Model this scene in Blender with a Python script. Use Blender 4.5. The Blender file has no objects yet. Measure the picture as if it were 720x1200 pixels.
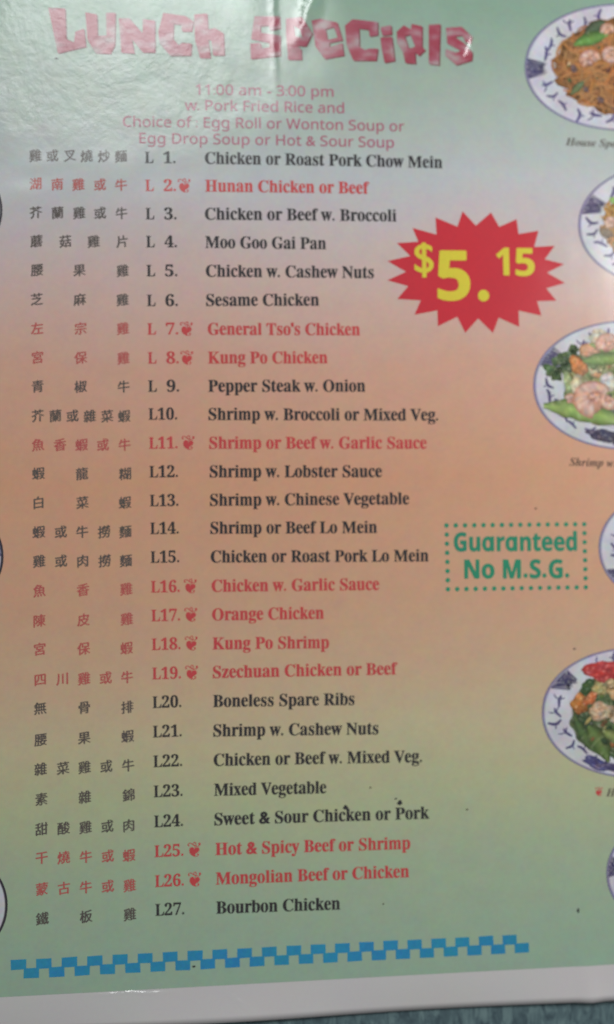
import bpy, bmesh, math, random
import numpy as np
from mathutils import Vector, noise as mnoise

random.seed(7)
MM = 0.001
scene = bpy.context.scene
C = scene.collection

# ------------------------------------------------------------------ camera
CAM_ROT = (0.02744946, -0.07607695, -0.01625260)
CAM_POS = (12.84371067, -79.51425639, 193.58541243)
FOV = 58.0
cam_data = bpy.data.cameras.new("camera")
cam = bpy.data.objects.new("camera", cam_data)
C.objects.link(cam)
cam.rotation_mode = 'XYZ'
cam.rotation_euler = CAM_ROT
cam.location = [v * MM for v in CAM_POS]
cam_data.sensor_fit = 'VERTICAL'
cam_data.sensor_height = 24.0
cam_data.lens = 12.0 / math.tan(math.radians(FOV / 2))
cam_data.clip_start = 0.005
cam_data.clip_end = 20.0
cam_data.dof.use_dof = True
cam_data.dof.focus_distance = 0.181
cam_data.dof.aperture_fstop = 3.0
scene.camera = cam

# ------------------------------------------------------------------ room light
world = bpy.data.worlds.new("World")
scene.world = world
world.use_nodes = True
bg = world.node_tree.nodes['Background']
bg.inputs[0].default_value = (0.96, 0.98, 1.0, 1)
bg.inputs[1].default_value = 0.095

def area(name, loc, target, sx, sy, power, color):
    d = bpy.data.lights.new(name, 'AREA')
    d.shape = 'RECTANGLE'; d.size = sx; d.size_y = sy
    d.energy = power; d.color = color
    o = bpy.data.objects.new(name, d)
    C.objects.link(o)
    o.location = loc
    o.rotation_euler = (Vector(target) - Vector(loc)).to_track_quat('-Z', 'Y').to_euler()
    return o
# a window seen mirrored in the film at the top left, and a light set close at the upper right so the left falls darker
area("window_light", (-0.13, 0.645, 0.965), (-0.03, 0.0, 0), 0.44, 0.26, 4.3, (0.97, 1.0, 1.0))
area("right_light", (0.26, 0.02, 0.21), (0.05, -0.05, 0), 0.12, 0.12, 0.36, (1.0, 0.965, 0.94))

scene.view_settings.view_transform = 'Standard'
scene.view_settings.look = 'None'
scene.view_settings.exposure = 0.22
scene.view_settings.gamma = 1.0
scene.view_settings.use_curve_mapping = False

# ------------------------------------------------------------------ measuring the page (mm, page lies at z = 0)
R_CAM = np.array(cam.rotation_euler.to_matrix())
T_CAM = np.array(CAM_POS)
F_PX = 600 / math.tan(math.radians(FOV / 2))
def at(px, py):
    """page point (mm) of a spot measured in the photograph"""
    d = R_CAM @ np.array([(px - 360) / F_PX, -(py - 600) / F_PX, -1.0])
    t = -T_CAM[2] / d[2]
    p = T_CAM + d * t
    return float(p[0]), float(p[1])

Y_PRINT = at(360, 1147.5)[1]      # lower end of the coloured print
Y_EDGE = at(485, 1183)[1]         # lower edge of the paper
X_MIN, X_MAX = at(-430, 600)[0], at(1010, 600)[0]
Y_MAX = at(360, -210)[1]
X_CREASE = at(690, 1140)[0]

def height(x, y):
    """gentle waviness of the laminated sheet, mm"""
    h = 0.35 * np.sin(x / 27.0 + 0.6) * np.cos(y / 41.0) + 0.22 * np.sin((x + y) / 33.0)
    return h + 0.6
def height_paper(x, y):
    g = np.clip((Y_PRINT + 2 - y) / 10.0, 0, 1)
    return height(x, y) + 0.55 * g * np.exp(-((x - X_CREASE) / 2.2) ** 2) + 0.5 * g * g * np.sin(x / 14.0 + 1.0)

# ------------------------------------------------------------------ materials
# creases of the film: from, to (as measured), width and height in mm
CREASES = [(317, -80, 323, 95, .8, .10), (380, -40, 350, 52, 1.5, .35), (691, 1040, 689, 1175, 1.2, .10),
           (262, 1158, 305, 1190, .7, .35), (95, 1164, 215, 1160, .45, .30), (556, 44, 545, 70, .6, .2),
           (235, 1196, 330, 1190, .5, .3)]
def film_group():
    """bump of the clear film, shared by paper and inks, from the position on the page"""
    g = bpy.data.node_groups.new("film_surface", 'ShaderNodeTree')
    g.interface.new_socket("Normal", in_out='OUTPUT', socket_type='NodeSocketVector')
    g.interface.new_socket("Roughness", in_out='OUTPUT', socket_type='NodeSocketFloat')
    n, l = g.nodes, g.links
    out = n.new('NodeGroupOutput')
    geo = n.new('ShaderNodeNewGeometry')
    def math_(op, a, b=None, c=None):
        m = n.new('ShaderNodeMath'); m.operation = op
        for k, v in enumerate((a, b, c)):
            if v is None: continue
            if isinstance(v, (int, float)): m.inputs[k].default_value = v
            else: l.new(v, m.inputs[k])
        return m.outputs[0]
    sep = n.new('ShaderNodeSeparateXYZ'); l.new(geo.outputs['Position'], sep.inputs[0])
    def noise(scale, detail=2, rough=.5, dist=0., off=(0, 0, 0), sc=(1, 1, 1)):
        mp = n.new('ShaderNodeMapping'); l.new(geo.outputs['Position'], mp.inputs[0])
        mp.inputs['Location'].default_value = off; mp.inputs['Scale'].default_value = sc
        t = n.new('ShaderNodeTexNoise'); l.new(mp.outputs[0], t.inputs['Vector'])
        t.inputs['Scale'].default_value = scale; t.inputs['Detail'].default_value = detail
        t.inputs['Roughness'].default_value = rough; t.inputs['Distortion'].default_value = dist
        return t.outputs['Fac']
    # the film is wrinkled most where it has come loose near the top left
    xm = n.new('ShaderNodeMapRange'); xm.interpolation_type = 'SMOOTHSTEP'
    l.new(sep.outputs[0], xm.inputs[0])
    xm.inputs[1].default_value = 0.035; xm.inputs[2].default_value = -0.005
    ym = n.new('ShaderNodeMapRange'); ym.interpolation_type = 'SMOOTHSTEP'
    l.new(sep.outputs[1], ym.inputs[0])
    ym.inputs[1].default_value = -0.004; ym.inputs[2].default_value = 0.012
    loose = math_('MULTIPLY', xm.outputs[0], ym.outputs[0])
    fine = noise(560, 4, .6, .3)
    mid = noise(150, 3, .55, .6, (3, 1, 0))
    big = noise(30, 2, .5, .4, (0, 5, 2))
    amp = math_('MULTIPLY_ADD', loose, 0.93, 0.07)
    a = math_('MULTIPLY', fine, 0.00006)
    b = math_('MULTIPLY', mid, 0.00008)
    tot = math_('MULTIPLY', math_('ADD', a, b), amp)
    tot = math_('ADD', tot, math_('MULTIPLY', big, 0.0006))
    def ridge(p, q, w, A):
        """a crease of the film from p to q (m), w wide, A high, fading out at its ends"""
        nonlocal tot
        dx, dy = q[0] - p[0], q[1] - p[1]; L = math.hypot(dx, dy); dx /= L; dy /= L
        def lin(cx, cy, k):
            return math_('MULTIPLY_ADD', sep.outputs[0], cx, math_('MULTIPLY_ADD', sep.outputs[1], cy, k))
        across = lin(-dy / w, dx / w, (p[0] * dy - p[1] * dx) / w)
        across = math_('ADD', across, math_('MULTIPLY_ADD', mid, 2.4, -1.2))
        along = lin(dx * 2 / L, dy * 2 / L, -(p[0] * dx + p[1] * dy) * 2 / L - 1)
        e = math_('ADD', math_('MULTIPLY', across, across), math_('POWER', math_('ABSOLUTE', along), 4.0))
        tot = math_('ADD', tot, math_('MULTIPLY', math_('EXPONENT', math_('MULTIPLY', e, -1.0)), A))
    for x0, y0, x1, y1, w, A in CREASES:
        p, q = at(x0, y0), at(x1, y1)
        ridge((p[0] * MM, p[1] * MM), (q[0] * MM, q[1] * MM), w * MM, A * MM)
    bp = n.new('ShaderNodeBump'); bp.inputs['Strength'].default_value = 1.0
    bp.inputs['Distance'].default_value = 1.0
    l.new(tot, bp.inputs['Height'])
    l.new(bp.outputs[0], out.inputs[0])
    l.new(math_('ADD', math_('MULTIPLY', noise(60, 2, .5, 0, (7, 7, 0)), 0.12), math_('MULTIPLY_ADD', loose, 0.10, 0.12)), out.inputs[1])
    return g
FILM = film_group()

def laminate(m, base_out=None, color=None, rough=0.55):
    n, l = m.node_tree.nodes, m.node_tree.links
    p = n['Principled BSDF']
    if base_out is not None: l.new(base_out, p.inputs['Base Color'])
    else: p.inputs['Base Color'].default_value = (*color, 1)
    p.inputs['Roughness'].default_value = rough
    p.inputs['Specular IOR Level'].default_value = 0.15
    f = n.new('ShaderNodeGroup'); f.node_tree = FILM
    p.inputs['Coat Weight'].default_value = 1.0
    p.inputs['Coat IOR'].default_value = 1.62
    l.new(f.outputs[0], p.inputs['Coat Normal'])
    l.new(f.outputs[1], p.inputs['Coat Roughness'])
    return p

def grain(n, l, src, amount, scale=1400, scale2=90):
    """slight unevenness of the print"""
    geo = n.new('ShaderNodeNewGeometry')
    a = n.new('ShaderNodeTexNoise'); a.inputs['Scale'].default_value = scale; a.inputs['Detail'].default_value = 3
    b = n.new('ShaderNodeTexNoise'); b.inputs['Scale'].default_value = scale2; b.inputs['Detail'].default_value = 4
    l.new(geo.outputs['Position'], a.inputs['Vector']); l.new(geo.outputs['Position'], b.inputs['Vector'])
    mixn = n.new('ShaderNodeMix'); mixn.data_type = 'RGBA'; mixn.inputs[0].default_value = 0.5
    l.new(a.outputs['Color'], mixn.inputs[6]); l.new(b.outputs['Color'], mixn.inputs[7])
    sub = n.new('ShaderNodeVectorMath'); sub.operation = 'SUBTRACT'
    l.new(mixn.outputs[2], sub.inputs[0]); sub.inputs[1].default_value = (.5, .5, .5)
    ma = n.new('ShaderNodeVectorMath'); ma.operation = 'MULTIPLY_ADD'
    l.new(sub.outputs[0], ma.inputs[0]); ma.inputs[1].default_value = (amount,) * 3
    ma.inputs[2].default_value = (1, 1, 1)
    mu = n.new('ShaderNodeVectorMath'); mu.operation = 'MULTIPLY'
    l.new(src, mu.inputs[0]); l.new(ma.outputs[0], mu.inputs[1])
    return mu.outputs[0]

def new_mat(name):
    m = bpy.data.materials.new(name); m.use_nodes = True
    return m

def ink(name, color, var=0.5):
    m = new_mat(name)
    n, l = m.node_tree.nodes, m.node_tree.links
    rgb = n.new('ShaderNodeRGB'); rgb.outputs[0].default_value = (*color, 1)
    laminate(m, grain(n, l, rgb.outputs[0], var))
    return m

INK_BLACK = ink("black_ink", (0.045, 0.042, 0.046))
INK_GREY = ink("thin_black_ink", (0.13, 0.11, 0.10))
INK_RED_THIN = ink("thin_red_ink", (0.60, 0.13, 0.12))
INK_RED = ink("red_ink", (0.70, 0.085, 0.09))
INK_PINK = ink("magenta_ink", (0.52, 0.15, 0.23))
INK_BURST = ink("burst_red_ink", (0.72, 0.035, 0.055), .35)
INK_YELLOW = ink("yellow_ink", (0.86, 0.74, 0.06), .35)
INK_GREEN = ink("green_ink", (0.035, 0.33, 0.19))
INK_BLUE = ink("blue_ink", (0.035, 0.34, 0.60), .9)
INK_SHADOW = ink("dark_red_ink", (0.22, 0.045, 0.06))
INK_BROWN = ink("brown_black_ink", (0.09, 0.06, 0.045))

def mat_vcol(name, var=0.5, scale=900):
    m = new_mat(name)
    n, l = m.node_tree.nodes, m.node_tree.links
    a = n.new('ShaderNodeAttribute'); a.attribute_name = "print_color"
    laminate(m, grain(n, l, a.outputs['Color'], var, scale, 260))
    return m
PHOTO = mat_vcol("printed_photo", .7)

def mat_title():
    m = new_mat("title_red_ink")
    n, l = m.node_tree.nodes, m.node_tree.links
    geo = n.new('ShaderNodeNewGeometry')
    mp = n.new('ShaderNodeMapping'); l.new(geo.outputs['Position'], mp.inputs[0])
    mp.inputs['Rotation'].default_value = (0, 0, 0.7)
    mp.inputs['Scale'].default_value = (1, 1.7, 1)
    t = n.new('ShaderNodeTexNoise'); l.new(mp.outputs[0], t.inputs['Vector'])
    t.inputs['Scale'].default_value = 230; t.inputs['Detail'].default_value = 1.5
    r = n.new('ShaderNodeValToRGB'); l.new(t.outputs['Fac'], r.inputs[0])
    e = r.color_ramp.elements
    e[0].position = .40; e[0].color = (0.44, 0.07, 0.11, 1)
    e[1].position = .72; e[1].color = (0.52, 0.40, 0.41, 1)
    k = r.color_ramp.elements.new(.52); k.color = (0.48, 0.13, 0.18, 1)
    laminate(m, grain(n, l, r.outputs[0], .4))
    return m
INK_TITLE = mat_title()

def mat_background():
    m = new_mat("printed_gradient")
    n, l = m.node_tree.nodes, m.node_tree.links
    geo = n.new('ShaderNodeNewGeometry')
    sep = n.new('ShaderNodeSeparateXYZ'); l.new(geo.outputs['Position'], sep.inputs[0])
    y0, y1 = at(360, -200)[1] * MM, at(360, 1170)[1] * MM
    mr = n.new('ShaderNodeMapRange'); l.new(sep.outputs[1], mr.inputs[0])
    mr.inputs[1].default_value = y0; mr.inputs[2].default_value = y1
    # slow wandering of the gradient
    w = n.new('ShaderNodeTexNoise'); l.new(geo.outputs['Position'], w.inputs['Vector'])
    w.inputs['Scale'].default_value = 22; w.inputs['Detail'].default_value = 2
    ad = n.new('ShaderNodeMath'); ad.operation = 'MULTIPLY_ADD'
    l.new(w.outputs['Fac'], ad.inputs[0]); ad.inputs[1].default_value = 0.05
    l.new(mr.outputs[0], ad.inputs[2])
    ad2 = n.new('ShaderNodeMath'); ad2.operation = 'SUBTRACT'; l.new(ad.outputs[0], ad2.inputs[0]); ad2.inputs[1].default_value = 0.025
    r = n.new('ShaderNodeValToRGB'); l.new(ad2.outputs[0], r.inputs[0])
    stops = [(-200, (.33, .50, .38)), (0, (.32, .49, .38)), (70, (.41, .54, .45)), (150, (.53, .62, .57)), (215, (.63, .66, .68)),
             (260, (.70, .63, .64)), (330, (.77, .57, .52)), (430, (.80, .47, .35)), (560, (.80, .43, .27)),
             (700, (.77, .46, .30)), (790, (.74, .52, .34)), (860, (.69, .60, .38)), (930, (.58, .62, .38)),
             (1010, (.48, .60, .41)), (1130, (.41, .58, .44)), (1170, (.41, .58, .44))]
    el = r.color_ramp.elements
    while len(el) > 1: el.remove(el[0])
    for i, (py, c) in enumerate(stops):
        pos = (at(360, py)[1] * MM - y0) / (y1 - y0)
        e = el[0] if i == 0 else el.new(pos)
        e.position = pos; e.color = (*c, 1)
    laminate(m, grain(n, l, r.outputs[0], .34, 1000, 260))
    return m
BACK = mat_background()

def mat_paper():
    m = new_mat("white_paper")
    n, l = m.node_tree.nodes, m.node_tree.links
    rgb = n.new('ShaderNodeRGB'); rgb.outputs[0].default_value = (.76, .74, .74, 1)
    laminate(m, grain(n, l, rgb.outputs[0], .15))
    return m
PAPER = mat_paper()

def mat_table():
    m = new_mat("teal_table")
    n, l = m.node_tree.nodes, m.node_tree.links
    geo = n.new('ShaderNodeNewGeometry')
    mp = n.new('ShaderNodeMapping'); l.new(geo.outputs['Position'], mp.inputs[0])
    mp.inputs['Scale'].default_value = (2.2, .8, 1); mp.inputs['Rotation'].default_value = (0, 0, .1)
    t = n.new('ShaderNodeTexNoise'); l.new(mp.outputs[0], t.inputs['Vector'])
    t.inputs['Scale'].default_value = 260; t.inputs['Detail'].default_value = 6; t.inputs['Roughness'].default_value = .65
    t.inputs['Distortion'].default_value = .8
    r = n.new('ShaderNodeValToRGB'); l.new(t.outputs['Fac'], r.inputs[0])
    e = r.color_ramp.elements
    e[0].position = .38; e[0].color = (.075, .12, .14, 1)
    e[1].position = .66; e[1].color = (.20, .30, .31, 1)
    k = e.new(.5); k.color = (.12, .19, .21, 1)
    p = n['Principled BSDF']; l.new(r.outputs[0], p.inputs['Base Color'])
    p.inputs['Roughness'].default_value = .35
    b = n.new('ShaderNodeBump'); b.inputs['Distance'].default_value = .0004; b.inputs['Strength'].default_value = .5
    l.new(t.outputs['Fac'], b.inputs['Height']); l.new(b.outputs[0], p.inputs['Normal'])
    return m
TABLE = mat_table()

# ------------------------------------------------------------------ mesh building
def link_mesh(name, me, parent=None):
    o = bpy.data.objects.new(name, me)
    C.objects.link(o)
    if parent is not None: o.parent = parent
    return o

def lay(name, verts, faces, mat, z, parent, colors=None, zs=None):
    """verts: (n,2) page mm -> a piece of print lying on the sheet, its origin at its middle"""
    v = np.asarray(verts, float)
    if v.shape[1] == 3: z, v = z + v[:, 2] * .006, v[:, :2]      # third column: which strike of the letter
    h = height(v[:, 0], v[:, 1]) + z
    if zs is not None: h = h + zs
    co = np.column_stack([v, h]) * MM
    mid = (co.min(0) + co.max(0)) / 2
    me = bpy.data.meshes.new(name)
    me.from_pydata((co - mid).tolist(), [], [list(map(int, f)) for f in faces])
    me.materials.append(mat)
    if colors is not None:
        a = me.color_attributes.new("print_color", 'FLOAT_COLOR', 'POINT')
        c = np.ones((len(v), 4)); c[:, :3] = np.clip(colors, 0.005, .95)
        a.data.foreach_set('color', c.ravel())
    # every piece of print faces up
    up = 0
    for p in list(me.polygons)[:40]: up += p.normal.z * p.area
    if up < 0: me.flip_normals()
    me.update()
    o = link_mesh(name, me, parent)
    par = Vector((0, 0, 0))
    q = parent
    while q is not None: par += q.location; q = q.parent
    o.location = Vector(mid.tolist()) - par
    return o

def tri_fill(loops, maxlen=2.5):
    """flat polygons with holes (page mm) -> verts, tris, cut down to small triangles"""
    cu = bpy.data.curves.new("tmp", 'CURVE'); cu.dimensions = '2D'; cu.fill_mode = 'BOTH'
    for lp in loops:
        s = cu.splines.new('POLY'); s.points.add(len(lp) - 1)
        for k, (x, y) in enumerate(lp): s.points[k].co = (x, y, 0, 1)
        s.use_cyclic_u = True
    o = bpy.data.objects.new("tmp", cu)
    me = o.to_mesh()
    bm = bmesh.new(); bm.from_mesh(me)
    o.to_mesh_clear(); bpy.data.objects.remove(o); bpy.data.curves.remove(cu)
    for _ in range(7):
        es = [e for e in bm.edges if e.calc_length() > maxlen]
        if not es: break
        bmesh.ops.subdivide_edges(bm, edges=es, cuts=1)
        bmesh.ops.triangulate(bm, faces=bm.faces[:])
    v = np.array([p.co[:2] for p in bm.verts]); f = [[p.index for p in q.verts] for q in bm.faces]
    bm.free()
    return v, f

# ------------------------------------------------------------------ lettering
def remap(s, cap, low, dig):
    o = ''
    for c in s:
        if 'A' <= c <= 'Z': o += chr(cap + ord(c) - 65)
        elif 'a' <= c <= 'z': o += chr(low + ord(c) - 97)
        elif c.isdigit() and dig: o += chr(dig + ord(c) - 48)
        else: o += c
    return o
STYLE = {'serif': (0x1D400, 0x1D41A, 0x1D7CE), 'italic': (0x1D468, 0x1D482, 0x1D7CE),
         'sans': (0x1D5A0, 0x1D5BA, 0x1D7E2), 'sansbold': (0x1D5D4, 0x1D5EE, 0x1D7EC), 'cjk': (65, 97, 48)}
_cache = {}
NIB = {'serif': ((-1, 0), (1, 0), (0, .45)), 'cjk': ((-1, .5), (0, 0), (1, -.5))}    # where each strike of a heavier letter falls
def _text_mesh(body):
    c = bpy.data.curves.new("tmp", 'FONT'); c.body = body; c.size = 1.0; c.resolution_u = 3
    c.fill_mode = 'FRONT'
    o = bpy.data.objects.new("tmp", c)
    me = o.to_mesh()
    v = np.array([p.co[:2] for p in me.vertices]).reshape(-1, 2)
    f = [list(p.vertices) for p in me.polygons]
    o.to_mesh_clear(); bpy.data.objects.remove(o); bpy.data.curves.remove(c)
    return v, f
def glyph(ch, style, offset):
    key = (ch, style, offset)
    if key in _cache: return _cache[key]
    if ch == ' ':
        _cache[key] = (np.zeros((0, 3)), [], 0.27); return _cache[key]
    if ch in '.:' and style != 'cjk':
        r = 0.075 if style != 'sans' else 0.055
        if style == 'italic': r = .06
        if style == 'sansbold': r = .095
        v, f = [], []
        for cy in ((r,) if ch == '.' else (r, .42)):
            b = len(v)
            v += [(r * 1.4 + r * math.cos(a * math.pi / 5), cy + r * math.sin(a * math.pi / 5)) for a in range(10)]
            f.append(list(range(b, b + 10)))
        _cache[key] = (np.column_stack([np.array(v), np.zeros(len(v))]), f, r * 3.0); return _cache[key]
    g = remap(ch, *STYLE[style])
    if style == 'sansbold' and ch == 'a':           # round one-storey a: a ring and a stem
        v, f = _text_mesh(remap('o', *STYLE[style]))
        x1 = v[:, 0].max(); y0, y1 = v[:, 1].min(), v[:, 1].max(); n = len(v)
        v = np.concatenate([v, [(x1 - .10, 0), (x1 + .015, 0), (x1 + .015, y1), (x1 - .10, y1)]]); f = f + [[n, n + 1, n + 2, n + 3]]
        V, F = [], []
        for k, (dx, dy) in enumerate(((-1, 0), (1, 0), (0, .8), (0, -.8))):
            F += [[q + k * len(v) for q in p] for p in f]
            V.append(np.column_stack([v + [dx * offset, dy * offset], [k] * n + [k + 4.5] * 4]))
        _cache[key] = (np.concatenate(V), F, x1 + .10); return _cache[key]
    off = offset + (0.03 if ch in "&'" and style == 'serif' else 0)
    v, f = _text_mesh(g)
    if style == 'serif' and ch.islower():          # the menu face has a tall x-height
        y = v[:, 1]; xh = .47
        v = np.column_stack([v[:, 0], np.where(y < 0, y, np.where(y < xh, y * 1.13, xh * 1.13 + (y - xh) * .78))])
    v = np.column_stack([v, np.zeros(len(v))])
    if off:                                         # struck more than once for a heavier stroke
        V, F = [], []
        for k, (dx, dy) in enumerate(NIB.get(style, ((-1, 0), (1, 0), (0, .8), (0, -.8)))):
            F += [[q + k * len(v) for q in p] for p in f]; V.append(v + [dx * off, dy * off, k])
        v, f = np.concatenate(V), F
    ref = remap('H', *STYLE[style]) if style != 'cjk' else '口'
    w1 = np.ptp(_text_mesh(ref + g + ref)[0][:, 0]); w0 = np.ptp(_text_mesh(ref + ref)[0][:, 0])
    _cache[key] = (v, f, w1 - w0)
    return _cache[key]
_hcap = {}
def string(s, style, offset=0.0, track=0.0):
    """-> verts (em), faces; x from 0 to width, baseline at 0, cap height 1"""
    if style not in _hcap:
        _hcap[style] = np.ptp(glyph('H', style, 0)[0][:, 1]) if style != 'cjk' else 1.0
    V, F, x, n = [], [], 0.0, 0
    for ch in s:
        v, f, adv = glyph(ch, style, offset)
        if len(v):
            V.append(v + [x, 0, 0]); F += [[k + n for k in q] for q in f]; n += len(v)
        x += adv + track
    V = np.concatenate(V); V[:, 0] -= V[:, 0].min()
    return V / [_hcap[style], _hcap[style], 1], F

def text_line(name, s, style, left, right, cap, mat, parent, offset=0.008, z=.06, track=0.0, slope=True):
    """baseline from left to right, both measured on the page; cap = cap height in mm"""
    V, F = string(s, style, offset, track)
    (x0, y0), (x1, y1) = left, right
    w = math.hypot(x1 - x0, y1 - y0)
    ux, uy = (x1 - x0) / w, (y1 - y0) / w
    sx = w / np.ptp(V[:, 0])
    X = V[:, 0] * sx; Y = V[:, 1] * cap
    P = np.column_stack([x0 + X * ux - Y * uy, y0 + X * uy + Y * ux, V[:, 2]])
    return lay(name, P, F, mat, z, parent)

# ------------------------------------------------------------------ table
def grid(x0, x1, y0, y1, step):
    nx, ny = max(2, int((x1 - x0) / step)), max(2, int((y1 - y0) / step))
    xs, ys = np.linspace(x0, x1, nx + 1), np.linspace(y0, y1, ny + 1)
    X, Y = np.meshgrid(xs, ys)
    f = []
    for j in range(ny):
        for i in range(nx):
            a = j * (nx + 1) + i
            f.append((a, a + 1, a + nx + 2, a + nx + 1))
    return X.ravel(), Y.ravel(), f, nx, ny

me = bpy.data.meshes.new("table_surface")
me.from_pydata([(-.9, -.9, -.0006), (.9, -.9, -.0006), (.9, .9, -.0006), (-.9, .9, -.0006),
                (-.9, -.9, -.03), (.9, -.9, -.03), (.9, .9, -.03), (-.9, .9, -.03)], [],
               [(0, 1, 2, 3), (7, 6, 5, 4), (0, 4, 5, 1), (1, 5, 6, 2), (2, 6, 7, 3), (3, 7, 4, 0)])
me.materials.append(TABLE)
table = link_mesh("table_surface", me)
table['kind'] = 'structure'
table['label'] = 'dark teal mottled table top under the lower edge of the menu'

# ------------------------------------------------------------------ the menu
menu = bpy.data.objects.new("restaurant_menu", None)
menu.empty_display_size = .02
C.objects.link(menu)
menu['label'] = 'laminated takeout menu page with green to orange gradient and numbered lunch dishes'
menu['category'] = 'menu'

# paper sheet with thickness
X, Y, F, nx, ny = grid(X_MIN, X_MAX, Y_EDGE, Y_MAX, 1.3)
Z = height_paper(X, Y)
top = np.column_stack([X, Y, Z]); bot = np.column_stack([X, Y, Z - .3])
N = len(X)
faces = [list(f) for f in F] + [[k + N for k in reversed(f)] for f in F]
rim = [i for i in range(nx + 1)] + [(j + 1) * (nx + 1) - 1 for j in range(1, ny + 1)] + \
      [ny * (nx + 1) + i for i in range(nx - 1, -1, -1)] + [j * (nx + 1) for j in range(ny - 1, 0, -1)]
for a, b in zip(rim, rim[1:] + rim[:1]): faces.append([b, a, a + N, b + N])
me = bpy.data.meshes.new("paper_sheet")
me.from_pydata((np.concatenate([top, bot]) * MM).tolist(), [], faces)
me.materials.append(PAPER); me.shade_smooth()
paper = link_mesh("paper_sheet", me, menu)

# coloured print, ending above the white margin
X, Y, F, nx, ny = grid(X_MIN + .05, X_MAX - .05, Y_PRINT, Y_MAX - .05, 1.0)
me = bpy.data.meshes.new("gradient_print")
me.from_pydata((np.column_stack([X, Y, height_paper(X, Y) + .035]) * MM).tolist(), [], F)
me.materials.append(BACK); me.shade_smooth()
back = link_mesh("gradient_print", me, menu)

# ---- title
def px_loop(pts, off, s=6.0): return [(x / s + off[0], y / s + off[1]) for x, y in pts]
A_, C_, D_, E_ = (50, 0), (280, 10), (370, 10), (450, 10)
TITLE = [
 [px_loop([(45,65),(162,72),(170,285),(225,310),(235,235),(295,215),(308,340),(112,385)], A_)],
 [px_loop([(305,100),(385,115),(390,265),(455,265),(450,105),(515,105),(510,330),(480,392),(375,385),(320,290)], A_)],
 [[(140,24),(152,24),(168,42),(168,25),(182,27),(182,64),(168,64),(155,48),(158,65),(143,64)]],
 [[(186,40),(192,18),(218,22),(227,28),(225,40),(214,40),(213,32),(204,31),(203,48),(210,56),(214,53),(225,54),(224,68),(200,68),(188,54)]],
 [[(228,20),(243,19),(244,38),(252,36),(262,42),(263,68),(250,68),(248,50),(244,50),(247,71),(235,71),(229,50)]],
 [px_loop([(110,75),(285,75),(290,160),(220,175),(210,140),(150,145),(152,190),(290,210),(290,352),(85,375),(80,265),(150,262),(160,300),(215,292),(212,262),(85,235)], C_)],
 [px_loop([(330,90),(440,80),(512,195),(470,285),(408,282),(436,310),(440,380),(345,380),(330,200)], C_), px_loop([(382,140),(425,165),(445,225),(392,215)], C_)],
 [px_loop([(-30,105),(30,92),(148,118),(185,243),(92,262),(95,292),(182,262),(195,350),(60,375),(-5,285)], D_), px_loop([(65,165),(125,150),(152,225),(80,240)], D_)],
 [px_loop([(202,140),(255,95),(430,112),(432,205),(375,215),(370,168),(300,160),(302,285),(340,310),(372,300),(432,300),(420,385),(262,385),(215,280)], D_)],
 [px_loop([(450,150),(525,135),(530,200),(465,210)], D_), px_loop([(450,222),(530,215),(550,385),(480,400),(460,300)], D_)],
 [px_loop([(190,125),(262,140),(262,285),(285,308),(240,350),(212,325),(216,405),(145,400),(130,330),(88,260),(85,180),(135,135),(185,165)], E_), px_loop([(140,212),(180,198),(215,285),(170,300)], E_)],
 [px_loop([(310,130),(390,125),(380,415),(310,405)], E_)],
 [px_loop([(430,150),(540,142),(612,210),(600,262),(568,250),(545,203),(490,212),(565,262),(615,325),(610,378),(500,412),(425,345),(430,300),(500,325),(535,310),(440,262)], E_)],
]
title = bpy.data.objects.new("title_lettering", None); C.objects.link(title); title.parent = menu
title.empty_display_size = .01
tx, ty = at(305, 45); title.location = (tx * MM, ty * MM, .0006)
for loops in TITLE:
    sh = [[at(x + 1.5, y + 1.1) for x, y in lp] for lp in loops]
    v, f = tri_fill(sh); lay("letter_shadow", v, f, INK_SHADOW, .055, title)
    v, f = tri_fill([[at(x, y) for x, y in lp] for lp in loops]); lay("title_letter", v, f, INK_TITLE, .07, title)

# ---- opening hours and soup offer
for s, l, r, cap in (("11:00 am - 3:00 pm", (230, 113.5), (390.5, 116.5), 12.2), ("w. Pork Fried Rice and", (217, 131.5), (402.8, 135.6), 12.2),
                     ("Choice of : Egg Roll or Wonton Soup or", (144.7, 150), (473, 156.6), 12.2), ("Egg Drop Soup or Hot & Sour Soup", (164, 169.5), (461, 175.6), 12.2)):
    p, q = at(*l), at(*r)
    text_line("offer_line", s, 'sans', p, q, cap * .178, INK_PINK, menu, offset=.012)

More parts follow.
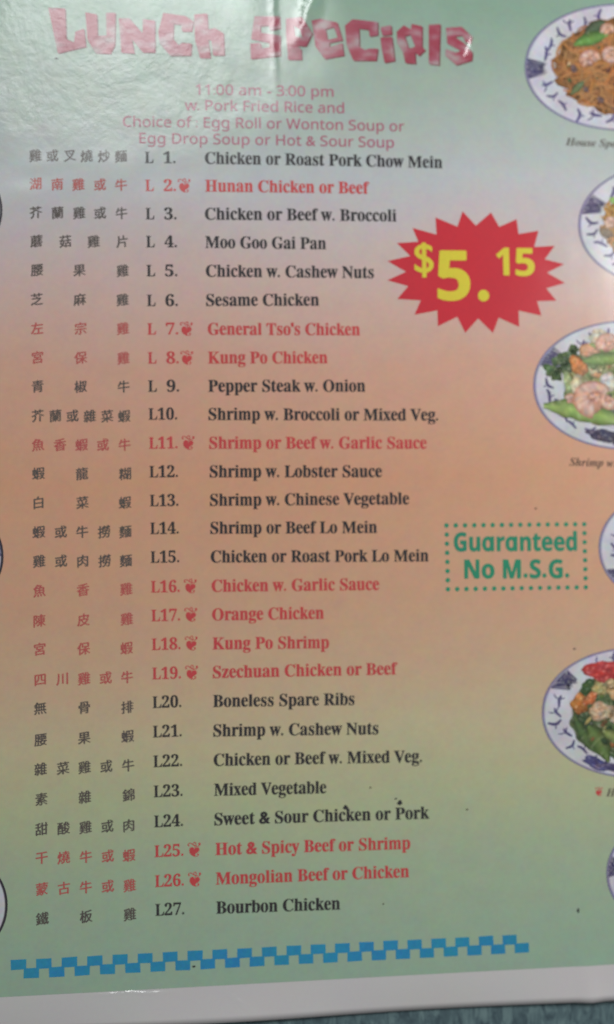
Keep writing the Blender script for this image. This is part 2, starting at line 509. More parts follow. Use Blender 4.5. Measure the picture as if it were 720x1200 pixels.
# ---- the 27 numbered dishes
ROWS = [
 ("雞或叉燒炒麵", "Chicken or Roast Pork Chow Mein", 0, (240.5,188.5,517.6,193.7)),
 ("湖南雞或牛", "Hunan Chicken or Beef", 1, (240.8,220.8,432.3,223.8)),
 ("芥蘭雞或牛", "Chicken or Beef w. Broccoli", 0, (240.5,253.5,464,256)),
 ("蘑菇雞片", "Moo Goo Gai Pan", 0, (240.8,286.3,382,288.4)),
 ("腰果雞", "Chicken w. Cashew Nuts", 0, (241.6,319.9,437.6,322)),
 ("芝麻雞", "Sesame Chicken", 0, (242,353.9,374,353.9)),
 ("左宗雞", "General Tso's Chicken", 1, (243.8,387.5,421.7,388.4)),
 ("宮保雞", "Kung Po Chicken", 1, (244,421,383.8,421)),
 ("青椒牛", "Pepper Steak w. Onion", 0, (244.2,454,428,454)),
 ("芥蘭或雜菜蝦", "Shrimp w. Broccoli or Mixed Veg.", 0, (244.6,486.9,513,487.8)),
 ("魚香蝦或牛", "Shrimp or Beef w. Garlic Sauce", 1, (245.5,520.5,499.7,520.5)),
 ("蝦龍糊", "Shrimp w. Lobster Sauce", 0, (246,554,447.5,553.7)),
 ("白菜蝦", "Shrimp w. Chinese Vegetable", 0, (246.4,587.3,479.4,585.5)),
 ("蝦或牛撈麵", "Shrimp or Beef Lo Mein", 0, (246.8,620,442,619)),
 ("雞或肉撈麵", "Chicken or Roast Pork Lo Mein", 0, (247.2,653.6,502.2,652.3)),
 ("魚香雞", "Chicken w. Garlic Sauce", 1, (248.3,687.9,444.5,685.6)),
 ("陳皮雞", "Orange Chicken", 1, (248.8,721.3,379.9,719.5)),
 ("宮保蝦", "Kung Po Shrimp", 1, (249.2,755.2,385.8,753.9)),
 ("四川雞或牛", "Szechuan Chicken or Beef", 1, (249.7,788.7,466,784.6)),
 ("無骨排", "Boneless Spare Ribs", 0, (249.7,822.6,415.6,820.3)),
 ("腰果蝦", "Shrimp w. Cashew Nuts", 0, (250.2,857,443.6,854.7)),
 ("雜菜雞或牛", "Chicken or Beef w. Mixed Veg.", 0, (250.6,891.4,494.5,887.2)),
 ("素雜錦", "Mixed Vegetable", 0, (251,926.2,382.6,923.5)),
 ("甜酸雞或肉", "Sweet & Sour Chicken or Pork", 0, (251.5,960.6,503.2,953.2)),
 ("干燒牛或蝦", "Hot & Spicy Beef or Shrimp", 1, (252.5,995.4,480.7,988.5)),
 ("蒙古牛或雞", "Mongolian Beef or Chicken", 1, (253,1029.8,479.4,1021.5)),
 ("鐵板雞", "Bourbon Chicken", 0, (253.4,1063.7,398.7,1059.1)),
]
CAP = 13.3 * .178
pep_v, pep_f = _text_mesh("❦")
pep_c = (pep_v.min(0) + pep_v.max(0)) / 2
pep_v = (pep_v - pep_c) / np.ptp(pep_v[:, 1])
pep_v[:, 0] *= -1
cjk_ref = 0.94
for i, (zh, en, red, (ax, ay, bx, by)) in enumerate(ROWS):
    t = i / 26
    p, q = at(ax, ay + 5.6), at(bx, by + 5.6)
    m = INK_RED if red else INK_BLACK
    entry = text_line("dish_name", en, 'serif', p, q, CAP * 1.04, m, menu, offset=.017)
    base = (p[1] + q[1]) / 2
    sl = (q[1] - p[1]) / (q[0] - p[0])
    # number
    xl = at(170.3 + 12.2 * t, ay)[0]
    yl = p[1] + sl * (xl - p[0])
    u = .178
    V1, F1 = string("L", 'serif', .012)
    V2, F2 = string(str(i + 1) + ".", 'serif', .012)
    V1 = V1 * [10.3 * u / np.ptp(V1[:, 0]), CAP, 1]
    if i < 9: x2, w2 = 21.5 * u, 14.5 * u
    else: x2, w2 = 10.6 * u, 22.5 * u
    V2 = V2 * [w2 / np.ptp(V2[:, 0]), CAP, 1] + [x2, 0, 0]
    V = np.concatenate([V1, V2]); F = F1 + [[k + len(V1) for k in f] for f in F2]
    V = V + [xl, yl, 0]
    lay("item_number", V, F, m, .06, entry)
    if red:
        xp = xl + 45.5 * u
        P = pep_v * [-3.2, 3.0] + [xp, yl + CAP * .52]
        lay("pepper_mark", P, pep_f, m, .065, entry)
    # Chinese name, spread over a fixed width
    c0, c1 = at(42.3 + 8.7 * t, ay)[0], at(142.5 + 10.5 * t, ay)[0]
    cy = at(90, (183.8 if i == 0 else 0) + 0)[1] if False else None
    yy0 = at(42, [183,216,249.5,283,317,351,385,419,453,487.5,521.5,555,589,623.5,657.5,692,727,760,796,829,866,900,935,970,1004,1040,1074.7][i])[1]
    yy1 = at(146, [184.6,218,251,284,318,352,385.5,420,453.5,488,521.5,555.5,589,623,657,690,725,759,793,828,862,896,930.5,966,1001,1036,1069.8][i])[1]
    V, F, n = [], [], 0
    for k, ch in enumerate(zh):
        g, f, adv = glyph(ch, 'cjk', .024)
        gz, g = g[:, 2], g[:, :2]
        g = (g - (g.min(0) + g.max(0)) / 2)
        g = g * (15.6 * u)
        g = np.column_stack([g[:, 0] * .94, g[:, 1] * .97 + g[:, 0] * .12])
        fr = k / (len(zh) - 1)
        g = g + [c0 + (c1 - c0) * fr + random.uniform(-.06, .06), yy0 + (yy1 - yy0) * fr]
        g = np.column_stack([g, gz])
        V.append(g); F += [[a + n for a in b] for b in f]; n += len(g)
    lay("chinese_name", np.concatenate(V), F, INK_RED_THIN if red else INK_GREY, .06, entry)

# ---- price burst
BURST = [(303,58),(350,108),(403,62),(432,112),(493,85),(500,137),(570,125),(555,182),(627,178),(592,225),(660,242),(600,272),(663,308),(597,327),(633,370),(565,372),(580,423),(500,405),(502,462),(430,430),(410,483),(358,433),(313,483),(285,427),(217,460),(215,405),(135,420),(157,370),(75,365),(113,320),(40,300),(105,270),(40,233),(120,215),(73,170),(148,165),(128,117),(212,140),(208,80),(285,112)]
v, f = tri_fill([[at(x / 3 + 440, y / 3 + 230) for x, y in BURST]], 3)
burst = lay("price_burst", v, f, INK_BURST, .06, menu)
burst['label'] = 'red starburst with the price in yellow figures'
def digit(ch, x0, x1, ytop, ybot, name):
    V, F = string(ch, 'sansbold', .012)
    a, b = at(x0, ybot), at(x1, ybot + (x1 - x0) * .012)
    hgt = at(x0, ytop)[1] - a[1]
    V = V * [(b[0] - a[0]) / np.ptp(V[:, 0]), hgt / np.ptp(V[:, 1]), 1]
    V[:, 1] -= V[:, 1].min()
    lay(name, V + [a[0], a[1], 0], F, INK_YELLOW, .085, burst)
digit("$", 485, 507.7, 286, 326.7, "dollar_sign")
digit("5", 512, 550.5, 295, 354, "price_digit")
digit(".", 559, 572.5, 341, 354.3, "decimal_point")
digit("1", 580.5, 596, 291.5, 324, "price_digit")
digit("5", 603, 625.7, 292, 325, "price_digit")

# ---- guarantee box
notice = text_line("guarantee_lettering", "Guaranteed", 'sansbold', at(531.5, 645.8), at(675, 645), 21.8 * .178, INK_GREEN, menu, offset=.02)
text_line("guarantee_lettering", "No M.S.G.", 'sansbold', at(543.7, 677.5), at(666, 677), 21.8 * .178, INK_GREEN, notice, offset=.02)
notice['label'] = 'green lettering inside a frame of green dots'
dots = []
def lerp(a, b, t): return a[0] + (b[0] - a[0]) * t, a[1] + (b[1] - a[1]) * t
def z3(x, y): return at(x / 3.273 + 500, y / 3.273 + 570)
TL, TR, BL, BR = z3(75, 150), z3(600, 145), z3(81, 394), z3(606, 386)
for k in range(16): dots += [lerp(TL, TR, k / 15), lerp(BL, BR, k / 15)]
for k in range(1, 7): dots += [lerp(TL, BL, k / 7), lerp(TR, BR, k / 7)]
for x, y in dots:
    r = 2.75 * .178
    P = [(x + r * math.cos(a * math.pi / 6), y + r * math.sin(a * math.pi / 6)) for a in range(12)]
    lay("border_dot", P, [list(range(12))], INK_GREEN, .06, notice)

# ---- blue checker border
chk0, chk1 = at(14, 1122.5), at(588.5 + 28, 1093.2)
p0, p1 = at(14, 1122.8), at(588.3, 1094.6)
px_, py_ = (p1[0] - p0[0]) / 20, (p1[1] - p0[1]) / 20
checker = bpy.data.objects.new("checker_border", None); C.objects.link(checker); checker.parent = menu
checker.empty_display_size = .01; checker.location = ((p0[0] + p1[0]) / 2 * MM, p0[1] * MM, .0006)
sw, shh = px_ * .60, 11.2 * .178
for k in range(21):
    for low in (0, 1):
        x = p0[0] + px_ * (k + .5 * low); y = p0[1] + py_ * k - low * shh * .92
        j = lambda: random.uniform(-.05, .05)
        P = [(x + j(), y + j()), (x + sw + j(), y + j()), (x + sw + j(), y - shh + j()), (x + j(), y - shh + j())]
        lay("checker_square", P, [[0, 1, 2, 3]], INK_BLUE, .06 + .004 * low, checker)

# ---- printed dish photographs
U = .178
PURPLE = np.array((.07, .06, .16)); PURPLE2 = np.array((.16, .14, .29)); WHITE = np.array((.74, .74, .81))
def ellipse_px(cx, cy, a, b, n=72, p=2.0):
    out = []
    for k in range(n):
        t = 2 * math.pi * k / n
        c, s = math.cos(t), math.sin(t)
        out.append((cx + a * math.copysign(abs(c) ** (2 / p), c), cy + b * math.copysign(abs(s) ** (2 / p), s)))
    return out
def nz(x, y, f, seed=0.):
    return mnoise.noise((x * f, y * f, seed))
def mottled(c, x, y, seed=0., amt=1.0):
    """uneven colour of a printed food photograph"""
    a = nz(x, y, .16, seed); b = nz(x, y, .38, seed + 9); d = nz(x, y, .8, seed + 20)
    k = 1 + amt * (.45 * a + .5 * b + .35 * d)
    g = max(0., b + .6 * d - .28) * 1.1 * amt
    t = nz(x, y, .22, seed + 40) * .35 * amt
    return np.array((c[0] * k * (1 + t), c[1] * k, c[2] * k * (1 - t))) + g * np.array((.55, .50, .42))
def polar(name, outline_px, center_px, color_fn, z, parent, rings=10, label=None):
    """star-shaped piece of the printed picture; color_fn(u, r, x, y) gives its printed colour"""
    cx, cy = center_px
    V = [at(cx, cy)]; COL = [color_fn(0, 0, cx, cy)]; F = []
    n = len(outline_px)
    for j in range(1, rings + 1):
        r = j / rings
        for k, (x, y) in enumerate(outline_px):
            px, py = cx + (x - cx) * r, cy + (y - cy) * r
            V.append(at(px, py)); COL.append(color_fn(k / n, r, px, py))
    for k in range(n):
        k2 = (k + 1) % n
        F.append((0, 1 + k, 1 + k2))
        for j in range(rings - 1):
            a = 1 + j * n
            F.append((a + k, a + n + k, a + n + k2, a + k2))
    o = lay(name, V, F, PHOTO, z, parent, np.array(COL))
    if label: o['label'] = label
    return o
def ribbon(pts, w, V, COL, F, c0, c1, zs, zz):
    """a strand: centre line in px, tapered, colour varies across"""
    n = len(V); m = len(pts)
    for k, (x, y) in enumerate(pts):
        a = pts[max(0, k - 1)]; b = pts[min(m - 1, k + 1)]
        dx, dy = b[0] - a[0], b[1] - a[1]; L = math.hypot(dx, dy) or 1
        nxx, nyy = -dy / L, dx / L
        ww = w * (.35 + .65 * math.sin(math.pi * (k + .5) / m))
        for s, cc in ((-1, c1), (0, c0), (1, c1)):
            V.append(at(x + nxx * ww * s, y + nyy * ww * s)); COL.append(cc); zs.append(zz)
    for k in range(m - 1):
        a = n + 3 * k
        F.append((a, a + 1, a + 4, a + 3)); F.append((a + 1, a + 2, a + 5, a + 4))
rnd = random.Random(3)
def blob(name, cx, cy, rx, ry, rot, col, z, parent, rough=.12, hi=.35, dark=.5, n=28, col2=None, label=None):
    ph = [rnd.uniform(0, 6.28) for _ in range(4)]; n = max(n, 36) if rx < 30 else 90; sd = ph[0] * 7
    out = []
    for k in range(n):
        t = 2 * math.pi * k / n
        r = 1 + rough * (math.sin(2 * t + ph[0]) * .5 + math.sin(3 * t + ph[1]) * .6 + math.sin(5 * t + ph[2]) * .4)
        r *= 1 + (.16 if rx < 30 else .10) * mnoise.noise((1.6 * math.cos(t) + sd, 1.6 * math.sin(t), rx * .1)) + .10 * mnoise.noise((4 * math.cos(t) + sd, 4 * math.sin(t), 5))
        x, y = rx * r * math.cos(t), ry * r * math.sin(t)
        out.append((cx + x * math.cos(rot) - y * math.sin(rot), cy + x * math.sin(rot) + y * math.cos(rot)))
    col = np.array(col); c2 = np.array(col2 if col2 is not None else col * .7)
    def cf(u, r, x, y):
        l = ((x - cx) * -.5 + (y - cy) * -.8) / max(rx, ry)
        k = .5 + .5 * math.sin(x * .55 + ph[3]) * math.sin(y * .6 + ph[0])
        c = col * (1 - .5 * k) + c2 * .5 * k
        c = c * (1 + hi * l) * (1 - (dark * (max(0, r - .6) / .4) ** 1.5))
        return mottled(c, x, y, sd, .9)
    return polar(name, out, (cx, cy), cf, z, parent, 9 if rx < 30 else 36, label)
def leafy(name, pts, col, z, parent, w=6):
    """pod: centre line in px, wide in the middle, highlight along one side"""
    V, COL, F, zs = [], [], [], []
    col = np.array(col)
    m = 26; sd = pts[0][0]
    P = []
    for k in range(m):
        t = k / (m - 1); a = (1 - t) ** 2; b = 2 * t * (1 - t); c = t * t
        P.append((a * pts[0][0] + b * pts[1][0] + c * pts[2][0], a * pts[0][1] + b * pts[1][1] + c * pts[2][1]))
    cols = [.35, .8, 1.25, 1.0, .45]
    for k, (x, y) in enumerate(P):
        a = P[max(0, k - 1)]; b = P[min(m - 1, k + 1)]
        dx, dy = b[0] - a[0], b[1] - a[1]; L = math.hypot(dx, dy) or 1
        ww = w * math.sin(math.pi * min(.97, max(.05, k / (m - 1)))) ** .7 * (1 + .25 * mnoise.noise((k * .35, sd, 0)))
        for j in range(5):
            s = (j - 2) / 2
            V.append(at(x - dy / L * ww * s, y + dx / L * ww * s)); COL.append(mottled(col * cols[j], V[-1][0] / U, V[-1][1] / U, sd, .45))
    for k in range(m - 1):
        for j in range(4):
            a = 5 * k + j
            F.append((a, a + 1, a + 6, a + 5))
    return lay(name, V, F, PHOTO, z, parent, np.array(COL))

def motif(cx, cy, s, rot, V, COL, F, zs, kind):
    """a small brushed flourish of the blue rim pattern"""
    def tr(p): return (cx + s * (p[0] * math.cos(rot) - p[1] * math.sin(rot)), cy + s * (p[0] * math.sin(rot) + p[1] * math.cos(rot)))
    arms = [[(-1, -.6), (-.3, -.1), (0, .1), (.25, .7)], [(0, .1), (.5, -.15), (1.1, -.1)], [(-.1, .1), (-.2, .5), (-.3, .9)]] if kind % 3 == 0 else \
           [[(-.9, .2), (-.2, -.1), (.3, 0), (1, .5)], [(0, -.1), (.3, -.7)]] if kind % 3 == 1 else \
           [[(-.6, -.8), (-.3, -.1), (.1, .5), (.6, .8)], [(-.2, 0), (-.7, .5)]]
    for k, a in enumerate(arms):
        ribbon([tr(p) for p in a], (1.9 if k == 0 else .9) * s / 8, V, COL, F, PURPLE * rnd.uniform(.8, 1.5), PURPLE2 * rnd.uniform(.9, 1.3), zs, .002 * k)

def plate(cx, cy, a, b, patches, seed, label, dark_rim=False):
    rr = random.Random(seed)
    edge = ellipse_px(cx, cy, a, b, 84, 2.08)
    def cf(u, r, x, y):
        if dark_rim and r > .972: return np.array((.05, .045, .06))
        if r > .992: return np.array((.10, .09, .22))
        if r > .972: return np.array((.30, .28, .44))
        # well of the plate is slightly greyer, foot ring shows as a thin line
        c = WHITE * (1 - .10 * math.sin(x * .11 + seed) * math.sin(y * .09))
        if .675 < r < .70: c = c * .72
        return c
    # rings concentrated at the edge
    V = [at(cx, cy)]; COL = [WHITE]; F = []; n = len(edge)
    rs = [.25, .5, .66, .68, .70, .8, .9, .965, .978, .99, 1.0]
    for r in rs:
        for k, (x, y) in enumerate(edge):
            px, py = cx + (x - cx) * r, cy + (y - cy) * r
            V.append(at(px, py)); COL.append(cf(k / n, r, px, py))
    for k in range(n):
        k2 = (k + 1) % n
        F.append((0, 1 + k, 1 + k2))
        for j in range(len(rs) - 1):
            q = 1 + j * n; F.append((q + k, q + n + k, q + n + k2, q + k2))
    root = lay("dish_photo", V, F, PHOTO, .05, menu, np.array(COL))
    root['label'] = label
    # dense blue patches on the rim
    for t in patches:
        t = math.radians(t)
        out, c = [], (cx + a * .865 * math.cos(t), cy + b * .865 * math.sin(t))
        for k in range(29):
            s = t - .17 + .34 * k / 28
            out.append((cx + a * .978 * math.cos(s), cy + b * .978 * math.sin(s)))
        for k in range(29):
            s = t + .12 - .24 * k / 28 + .03 * mnoise.noise((k * .7, seed, 9))
            w = .80 + .075 * mnoise.noise((k * .42, seed, 0)) + .05 * mnoise.noise((k * 1.1, seed, 4))
            out.append((cx + a * w * math.cos(s), cy + b * w * math.sin(s)))
        polar("rim_patch", out, c, lambda u, r, x, y: PURPLE + (WHITE * .75 - PURPLE) * max(0, min(1, nz(x, y, .55, seed) * 1.9 + .12 + (.25 if r > .75 else 0) - .3 * (u < .5))), .062, root, 9)
    # flourishes between them
    V, COL, F, zs = [], [], [], []
    n = 30
    for k in range(n):
        t = 2 * math.pi * (k + .3 * rr.random()) / n
        if any(abs(math.atan2(math.sin(t - math.radians(p)), math.cos(t - math.radians(p)))) < .25 for p in patches): continue
        w = .83 + rr.uniform(-.045, .045)
        motif(cx + a * w * math.cos(t), cy + b * w * math.sin(t), rr.uniform(6.5, 8.5), t + rr.uniform(-.8, .8), V, COL, F, zs, rr.randrange(3))
    lay("rim_pattern", V, F, PHOTO, .065, root, np.array(COL), np.array(zs))
    return root

def noodles(root, cx, cy, a, b, seed, base):
    rr = random.Random(seed)
    base = np.array(base)
    out = ellipse_px(cx, cy, a, b, 60, 2.0)
    out = [(cx + (x - cx) * (1 + rr.uniform(-.06, .05)), cy + (y - cy) * (1 + rr.uniform(-.08, .05))) for x, y in out]
    polar("noodle_bed", out, (cx, cy), lambda u, r, x, y: base * (.55 + .35 * math.sin(x * .45) * math.cos(y * .5 + x * .2)) * (1 - .25 * r), .07, root, 14)
    V, COL, F, zs = [], [], [], []
    for k in range(520):
        r = math.sqrt(rr.random()) * .96; t = rr.uniform(0, 6.283)
        x, y = cx + a * r * math.cos(t), cy + b * r * math.sin(t)
        ang = rr.uniform(0, 6.283); cur = rr.uniform(-.22, .22); pts = []
        for j in range(9):
            pts.append((x, y)); x += 3.0 * math.cos(ang); y += 3.0 * math.sin(ang); ang += cur
            if ((x - cx) / a) ** 2 + ((y - cy) / b) ** 2 > 1.05: break
        if len(pts) < 4: continue
        h = rr.random()
        c = base * rr.uniform(.75, 1.35) * np.array((1, .85 + .35 * h, .6 + .8 * h))
        ribbon(pts, rr.uniform(.8, 1.5), V, COL, F, c, c * .55, zs, .00008 * k)
    lay("noodles", V, F, PHOTO, .074, root, np.array(COL), np.array(zs))

def shrimp(root, cx, cy, s, rot, z):
    """curled shrimp: a fat C of segments round a plump middle"""
    blob("shrimp_body", cx + s * .1 * math.cos(rot), cy + s * .1, s * .62, s * .5, rot, (.82, .50, .38), z - .004, root, .2, .3, .5, 28, (.74, .30, .16))
    V, COL, F, zs = [], [], [], []
    m = 18; P = []
    for k in range(m):
        t = rot + k / (m - 1) * 4.2
        P.append((cx + s * .62 * math.cos(t), cy + s * .5 * math.sin(t)))
    for k, (x, y) in enumerate(P):
        a_ = P[max(0, k - 1)]; b_ = P[min(m - 1, k + 1)]
        dx, dy = b_[0] - a_[0], b_[1] - a_[1]; L = math.hypot(dx, dy) or 1
        ww = s * .48 * (1 - .55 * k / m)
        seg = .75 + .25 * abs(math.sin(k * 1.4))
        for j, q in enumerate((.7, 1.0, 1.12, .95, .6)):
            sgn = (j - 2) / 2
            V.append(at(x - dy / L * ww * sgn, y + dx / L * ww * sgn))
            w_ = .5 + .5 * nz(V[-1][0] / U, V[-1][1] / U, .3, cy)
            c = np.array((.84, .62, .52)) * w_ + np.array((.80, .40, .28)) * (1 - w_) if j in (1, 2, 3) else np.array((.76, .32, .20))
            COL.append(mottled(c * q * seg, V[-1][0] / U, V[-1][1] / U, cx, .9))
    for k in range(m - 1):
        for j in range(4):
            q = 5 * k + j; F.append((q, q + 1, q + 6, q + 5))
    lay("shrimp", V, F, PHOTO, z, root, np.array(COL))

def morsels(root, cx, cy, a, b, count, palette, seed, z, size=(2, 5)):
    """many small cut pieces, each a facet with a lit and a dark side, printed as one heap"""
    rr = random.Random(seed); V, COL, F, zs = [], [], [], []
    for k in range(count):
        r = math.sqrt(rr.random()); t = rr.uniform(0, 6.283)
        x, y = cx + a * r * math.cos(t), cy + b * r * math.sin(t)
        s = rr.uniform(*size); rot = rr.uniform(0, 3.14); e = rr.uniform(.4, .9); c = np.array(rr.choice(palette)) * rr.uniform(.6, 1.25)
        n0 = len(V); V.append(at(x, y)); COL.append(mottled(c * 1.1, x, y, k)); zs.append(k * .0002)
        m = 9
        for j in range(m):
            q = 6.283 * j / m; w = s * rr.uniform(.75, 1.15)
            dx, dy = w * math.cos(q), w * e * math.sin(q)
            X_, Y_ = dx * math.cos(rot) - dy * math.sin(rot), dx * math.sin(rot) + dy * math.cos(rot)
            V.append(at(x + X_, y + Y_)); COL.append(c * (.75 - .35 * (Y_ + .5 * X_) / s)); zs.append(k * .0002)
        for j in range(m): F.append((n0, n0 + 1 + j, n0 + 1 + (j + 1) % m))
    lay("chopped_vegetables", V, F, PHOTO, z, root, np.array(COL), np.array(zs))
GRN = (.22, .36, .09); DGRN = (.06, .12, .045); ORG = (.72, .26, .07); REDP = (.66, .07, .07); TAN = (.74, .52, .33); PALE = (.74, .66, .50)
# lo mein with pea pods, top right
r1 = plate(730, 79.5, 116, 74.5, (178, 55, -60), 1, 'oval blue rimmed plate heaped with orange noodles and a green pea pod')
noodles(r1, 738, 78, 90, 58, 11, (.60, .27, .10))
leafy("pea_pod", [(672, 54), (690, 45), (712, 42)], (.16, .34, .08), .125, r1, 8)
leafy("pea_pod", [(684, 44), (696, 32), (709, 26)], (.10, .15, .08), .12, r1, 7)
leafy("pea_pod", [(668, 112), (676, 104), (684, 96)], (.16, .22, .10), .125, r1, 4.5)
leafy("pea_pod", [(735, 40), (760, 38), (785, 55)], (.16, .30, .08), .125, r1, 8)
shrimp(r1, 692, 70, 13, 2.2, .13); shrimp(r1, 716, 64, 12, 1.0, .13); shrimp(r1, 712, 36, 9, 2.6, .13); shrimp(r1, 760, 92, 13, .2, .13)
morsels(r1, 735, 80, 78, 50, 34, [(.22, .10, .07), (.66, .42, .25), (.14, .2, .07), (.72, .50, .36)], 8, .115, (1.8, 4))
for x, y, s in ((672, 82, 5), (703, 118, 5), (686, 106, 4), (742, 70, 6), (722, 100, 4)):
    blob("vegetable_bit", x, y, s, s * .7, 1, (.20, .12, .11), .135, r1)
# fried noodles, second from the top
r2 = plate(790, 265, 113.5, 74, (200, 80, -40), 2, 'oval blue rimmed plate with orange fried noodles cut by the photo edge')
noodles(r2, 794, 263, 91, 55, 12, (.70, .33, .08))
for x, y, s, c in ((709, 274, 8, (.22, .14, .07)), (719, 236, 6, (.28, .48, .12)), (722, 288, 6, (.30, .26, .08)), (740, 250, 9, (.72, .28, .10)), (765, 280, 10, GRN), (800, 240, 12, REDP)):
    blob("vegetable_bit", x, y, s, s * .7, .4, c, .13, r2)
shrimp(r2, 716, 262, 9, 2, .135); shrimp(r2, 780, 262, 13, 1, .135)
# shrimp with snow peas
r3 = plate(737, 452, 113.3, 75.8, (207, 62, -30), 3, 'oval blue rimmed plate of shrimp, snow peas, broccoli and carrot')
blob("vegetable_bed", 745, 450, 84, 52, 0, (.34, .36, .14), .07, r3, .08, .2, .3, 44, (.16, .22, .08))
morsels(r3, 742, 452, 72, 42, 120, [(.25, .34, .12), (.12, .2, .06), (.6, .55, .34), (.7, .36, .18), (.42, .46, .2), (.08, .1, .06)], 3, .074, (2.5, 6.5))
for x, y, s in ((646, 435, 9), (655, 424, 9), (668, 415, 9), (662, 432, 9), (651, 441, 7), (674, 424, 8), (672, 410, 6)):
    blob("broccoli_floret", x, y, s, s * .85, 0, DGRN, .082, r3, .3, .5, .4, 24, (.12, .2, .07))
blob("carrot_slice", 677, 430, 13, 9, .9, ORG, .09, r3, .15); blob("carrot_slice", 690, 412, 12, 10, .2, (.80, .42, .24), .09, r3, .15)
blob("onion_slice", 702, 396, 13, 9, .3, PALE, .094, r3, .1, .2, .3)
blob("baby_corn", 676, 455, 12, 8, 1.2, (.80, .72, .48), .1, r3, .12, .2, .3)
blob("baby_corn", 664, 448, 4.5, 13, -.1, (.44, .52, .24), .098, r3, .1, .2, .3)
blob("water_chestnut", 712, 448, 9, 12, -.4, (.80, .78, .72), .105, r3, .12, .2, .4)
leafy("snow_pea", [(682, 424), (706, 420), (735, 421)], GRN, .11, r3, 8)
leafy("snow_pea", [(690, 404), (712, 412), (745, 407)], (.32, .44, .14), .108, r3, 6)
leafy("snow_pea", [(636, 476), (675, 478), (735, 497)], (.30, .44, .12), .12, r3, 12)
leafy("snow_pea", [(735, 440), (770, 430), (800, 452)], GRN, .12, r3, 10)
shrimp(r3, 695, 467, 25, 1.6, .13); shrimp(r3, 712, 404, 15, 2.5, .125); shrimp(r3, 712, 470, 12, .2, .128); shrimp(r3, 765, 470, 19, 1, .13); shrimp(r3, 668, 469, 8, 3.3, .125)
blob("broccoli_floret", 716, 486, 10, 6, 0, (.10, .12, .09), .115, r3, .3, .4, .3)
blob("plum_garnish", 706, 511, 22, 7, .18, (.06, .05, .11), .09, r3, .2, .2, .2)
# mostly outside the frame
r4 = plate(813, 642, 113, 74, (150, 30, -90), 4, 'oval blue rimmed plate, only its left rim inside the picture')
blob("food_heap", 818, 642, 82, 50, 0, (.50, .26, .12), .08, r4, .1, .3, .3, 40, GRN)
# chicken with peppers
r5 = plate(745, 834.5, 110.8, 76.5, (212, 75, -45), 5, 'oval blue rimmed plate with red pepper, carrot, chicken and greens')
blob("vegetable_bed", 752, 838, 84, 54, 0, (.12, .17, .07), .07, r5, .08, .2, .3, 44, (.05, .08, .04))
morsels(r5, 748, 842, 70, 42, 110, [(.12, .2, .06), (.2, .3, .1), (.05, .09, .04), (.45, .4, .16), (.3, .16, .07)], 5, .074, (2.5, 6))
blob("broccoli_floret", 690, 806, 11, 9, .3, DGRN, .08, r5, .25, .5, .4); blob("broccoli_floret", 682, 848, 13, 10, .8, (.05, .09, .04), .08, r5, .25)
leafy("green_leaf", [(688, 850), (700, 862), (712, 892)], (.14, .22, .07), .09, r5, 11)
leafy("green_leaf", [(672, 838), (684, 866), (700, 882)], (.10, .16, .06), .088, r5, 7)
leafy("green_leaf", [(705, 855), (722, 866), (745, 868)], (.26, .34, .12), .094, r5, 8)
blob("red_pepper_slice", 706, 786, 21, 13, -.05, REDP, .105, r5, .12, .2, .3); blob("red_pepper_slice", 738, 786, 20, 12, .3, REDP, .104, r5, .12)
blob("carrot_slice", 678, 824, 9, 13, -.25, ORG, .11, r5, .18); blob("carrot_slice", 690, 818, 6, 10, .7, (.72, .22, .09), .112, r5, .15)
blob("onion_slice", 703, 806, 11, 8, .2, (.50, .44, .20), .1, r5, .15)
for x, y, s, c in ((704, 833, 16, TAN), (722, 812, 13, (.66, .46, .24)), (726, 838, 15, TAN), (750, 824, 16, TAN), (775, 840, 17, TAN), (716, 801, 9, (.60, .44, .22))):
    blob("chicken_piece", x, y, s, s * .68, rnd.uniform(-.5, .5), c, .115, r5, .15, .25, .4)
blob("plum_garnish", 704, 895, 22, 7, .3, (.10, .09, .24), .085, r5, .3, .2, .2)
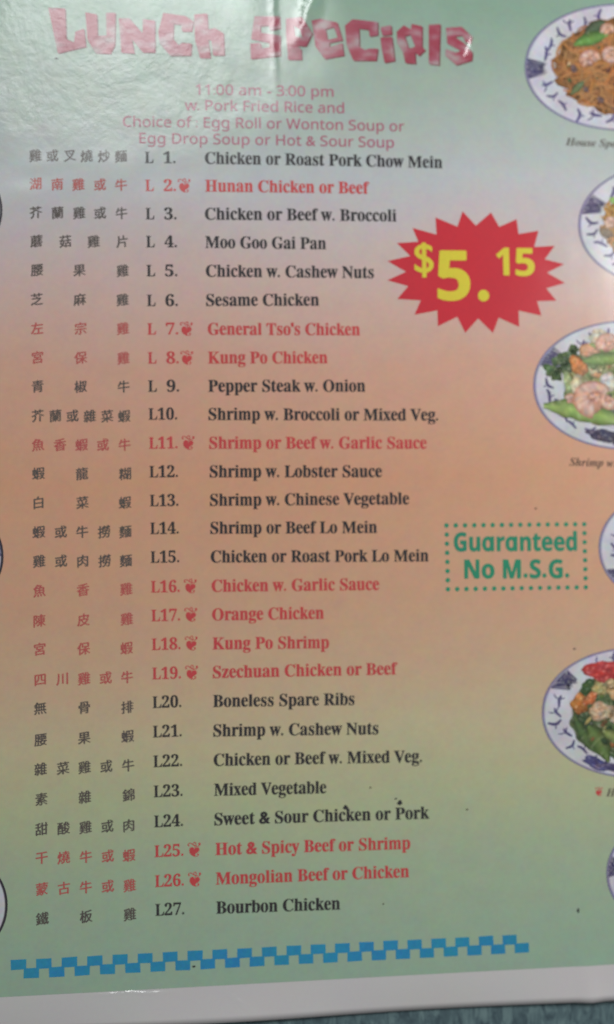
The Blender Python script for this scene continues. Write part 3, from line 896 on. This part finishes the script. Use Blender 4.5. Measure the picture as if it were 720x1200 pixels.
# lower right, only the rim is seen
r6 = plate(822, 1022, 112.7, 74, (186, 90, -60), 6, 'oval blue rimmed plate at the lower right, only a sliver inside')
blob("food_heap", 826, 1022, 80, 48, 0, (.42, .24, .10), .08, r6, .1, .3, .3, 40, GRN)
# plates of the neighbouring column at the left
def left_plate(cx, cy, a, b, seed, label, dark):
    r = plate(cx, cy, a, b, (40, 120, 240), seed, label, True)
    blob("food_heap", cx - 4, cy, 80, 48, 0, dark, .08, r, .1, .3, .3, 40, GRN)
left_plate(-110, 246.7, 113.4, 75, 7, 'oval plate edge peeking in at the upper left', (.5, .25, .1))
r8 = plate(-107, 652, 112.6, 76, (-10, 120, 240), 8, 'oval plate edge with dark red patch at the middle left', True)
blob("food_heap", -111, 652, 80, 48, 0, (.4, .15, .08), .08, r8, .1, .3, .3, 40, GRN)
left_plate(-102, 1058.5, 112.6, 78, 9, 'oval plate edge with dark spots at the lower left', (.4, .3, .1))

# ---- captions under the pictures
text_line("photo_caption", "House Spec", 'italic', at(662, 171.5), at(727, 173.5), 9 * U, INK_GREY, menu, offset=.004)
text_line("photo_caption", "Shrimp w.", 'italic', at(666, 546), at(719.5, 547.5), 9.3 * U, INK_BROWN, menu, offset=.004)
cap3 = text_line("photo_caption", "Ho", 'italic', at(709, 932), at(725, 932), 9 * U, INK_GREY, menu, offset=.004)
x, y = at(700.5, 926.5)
lay("pepper_mark", pep_v * [-2.0, 1.9] + [x, y], pep_f, INK_RED, .065, cap3)

# ---- specks and stains on the sheet
for x, y, a, b in ((405, 945.5, 3.0, 2.2), (468.5, 940, 3.0, 2.5), (464, 935.5, 1.6, .9), (676.5, 1065.5, 1.4, 2.4), (547, 948, 1.3, 1.0), (434, 922.5, 1.3, .9), (449, 1058, 1.0, .8), (627, 596, 1.3, 1.0), (672, 760, 1.4, 1.1), (67, 70, 2.2, 1.0), (227.5, 1130.7, 1.8, 1.4)):
    cx, cy = at(x, y)
    P = [(cx + a * U * (1 + .25 * math.sin(3 * t + x)) * math.cos(t), cy + b * U * (1 + .25 * math.cos(2 * t + y)) * math.sin(t)) for t in [k * math.pi / 7 for k in range(14)]]
    lay("speck", P, [list(range(14))], INK_BLACK if a > 1.35 else INK_BROWN, .10, menu)
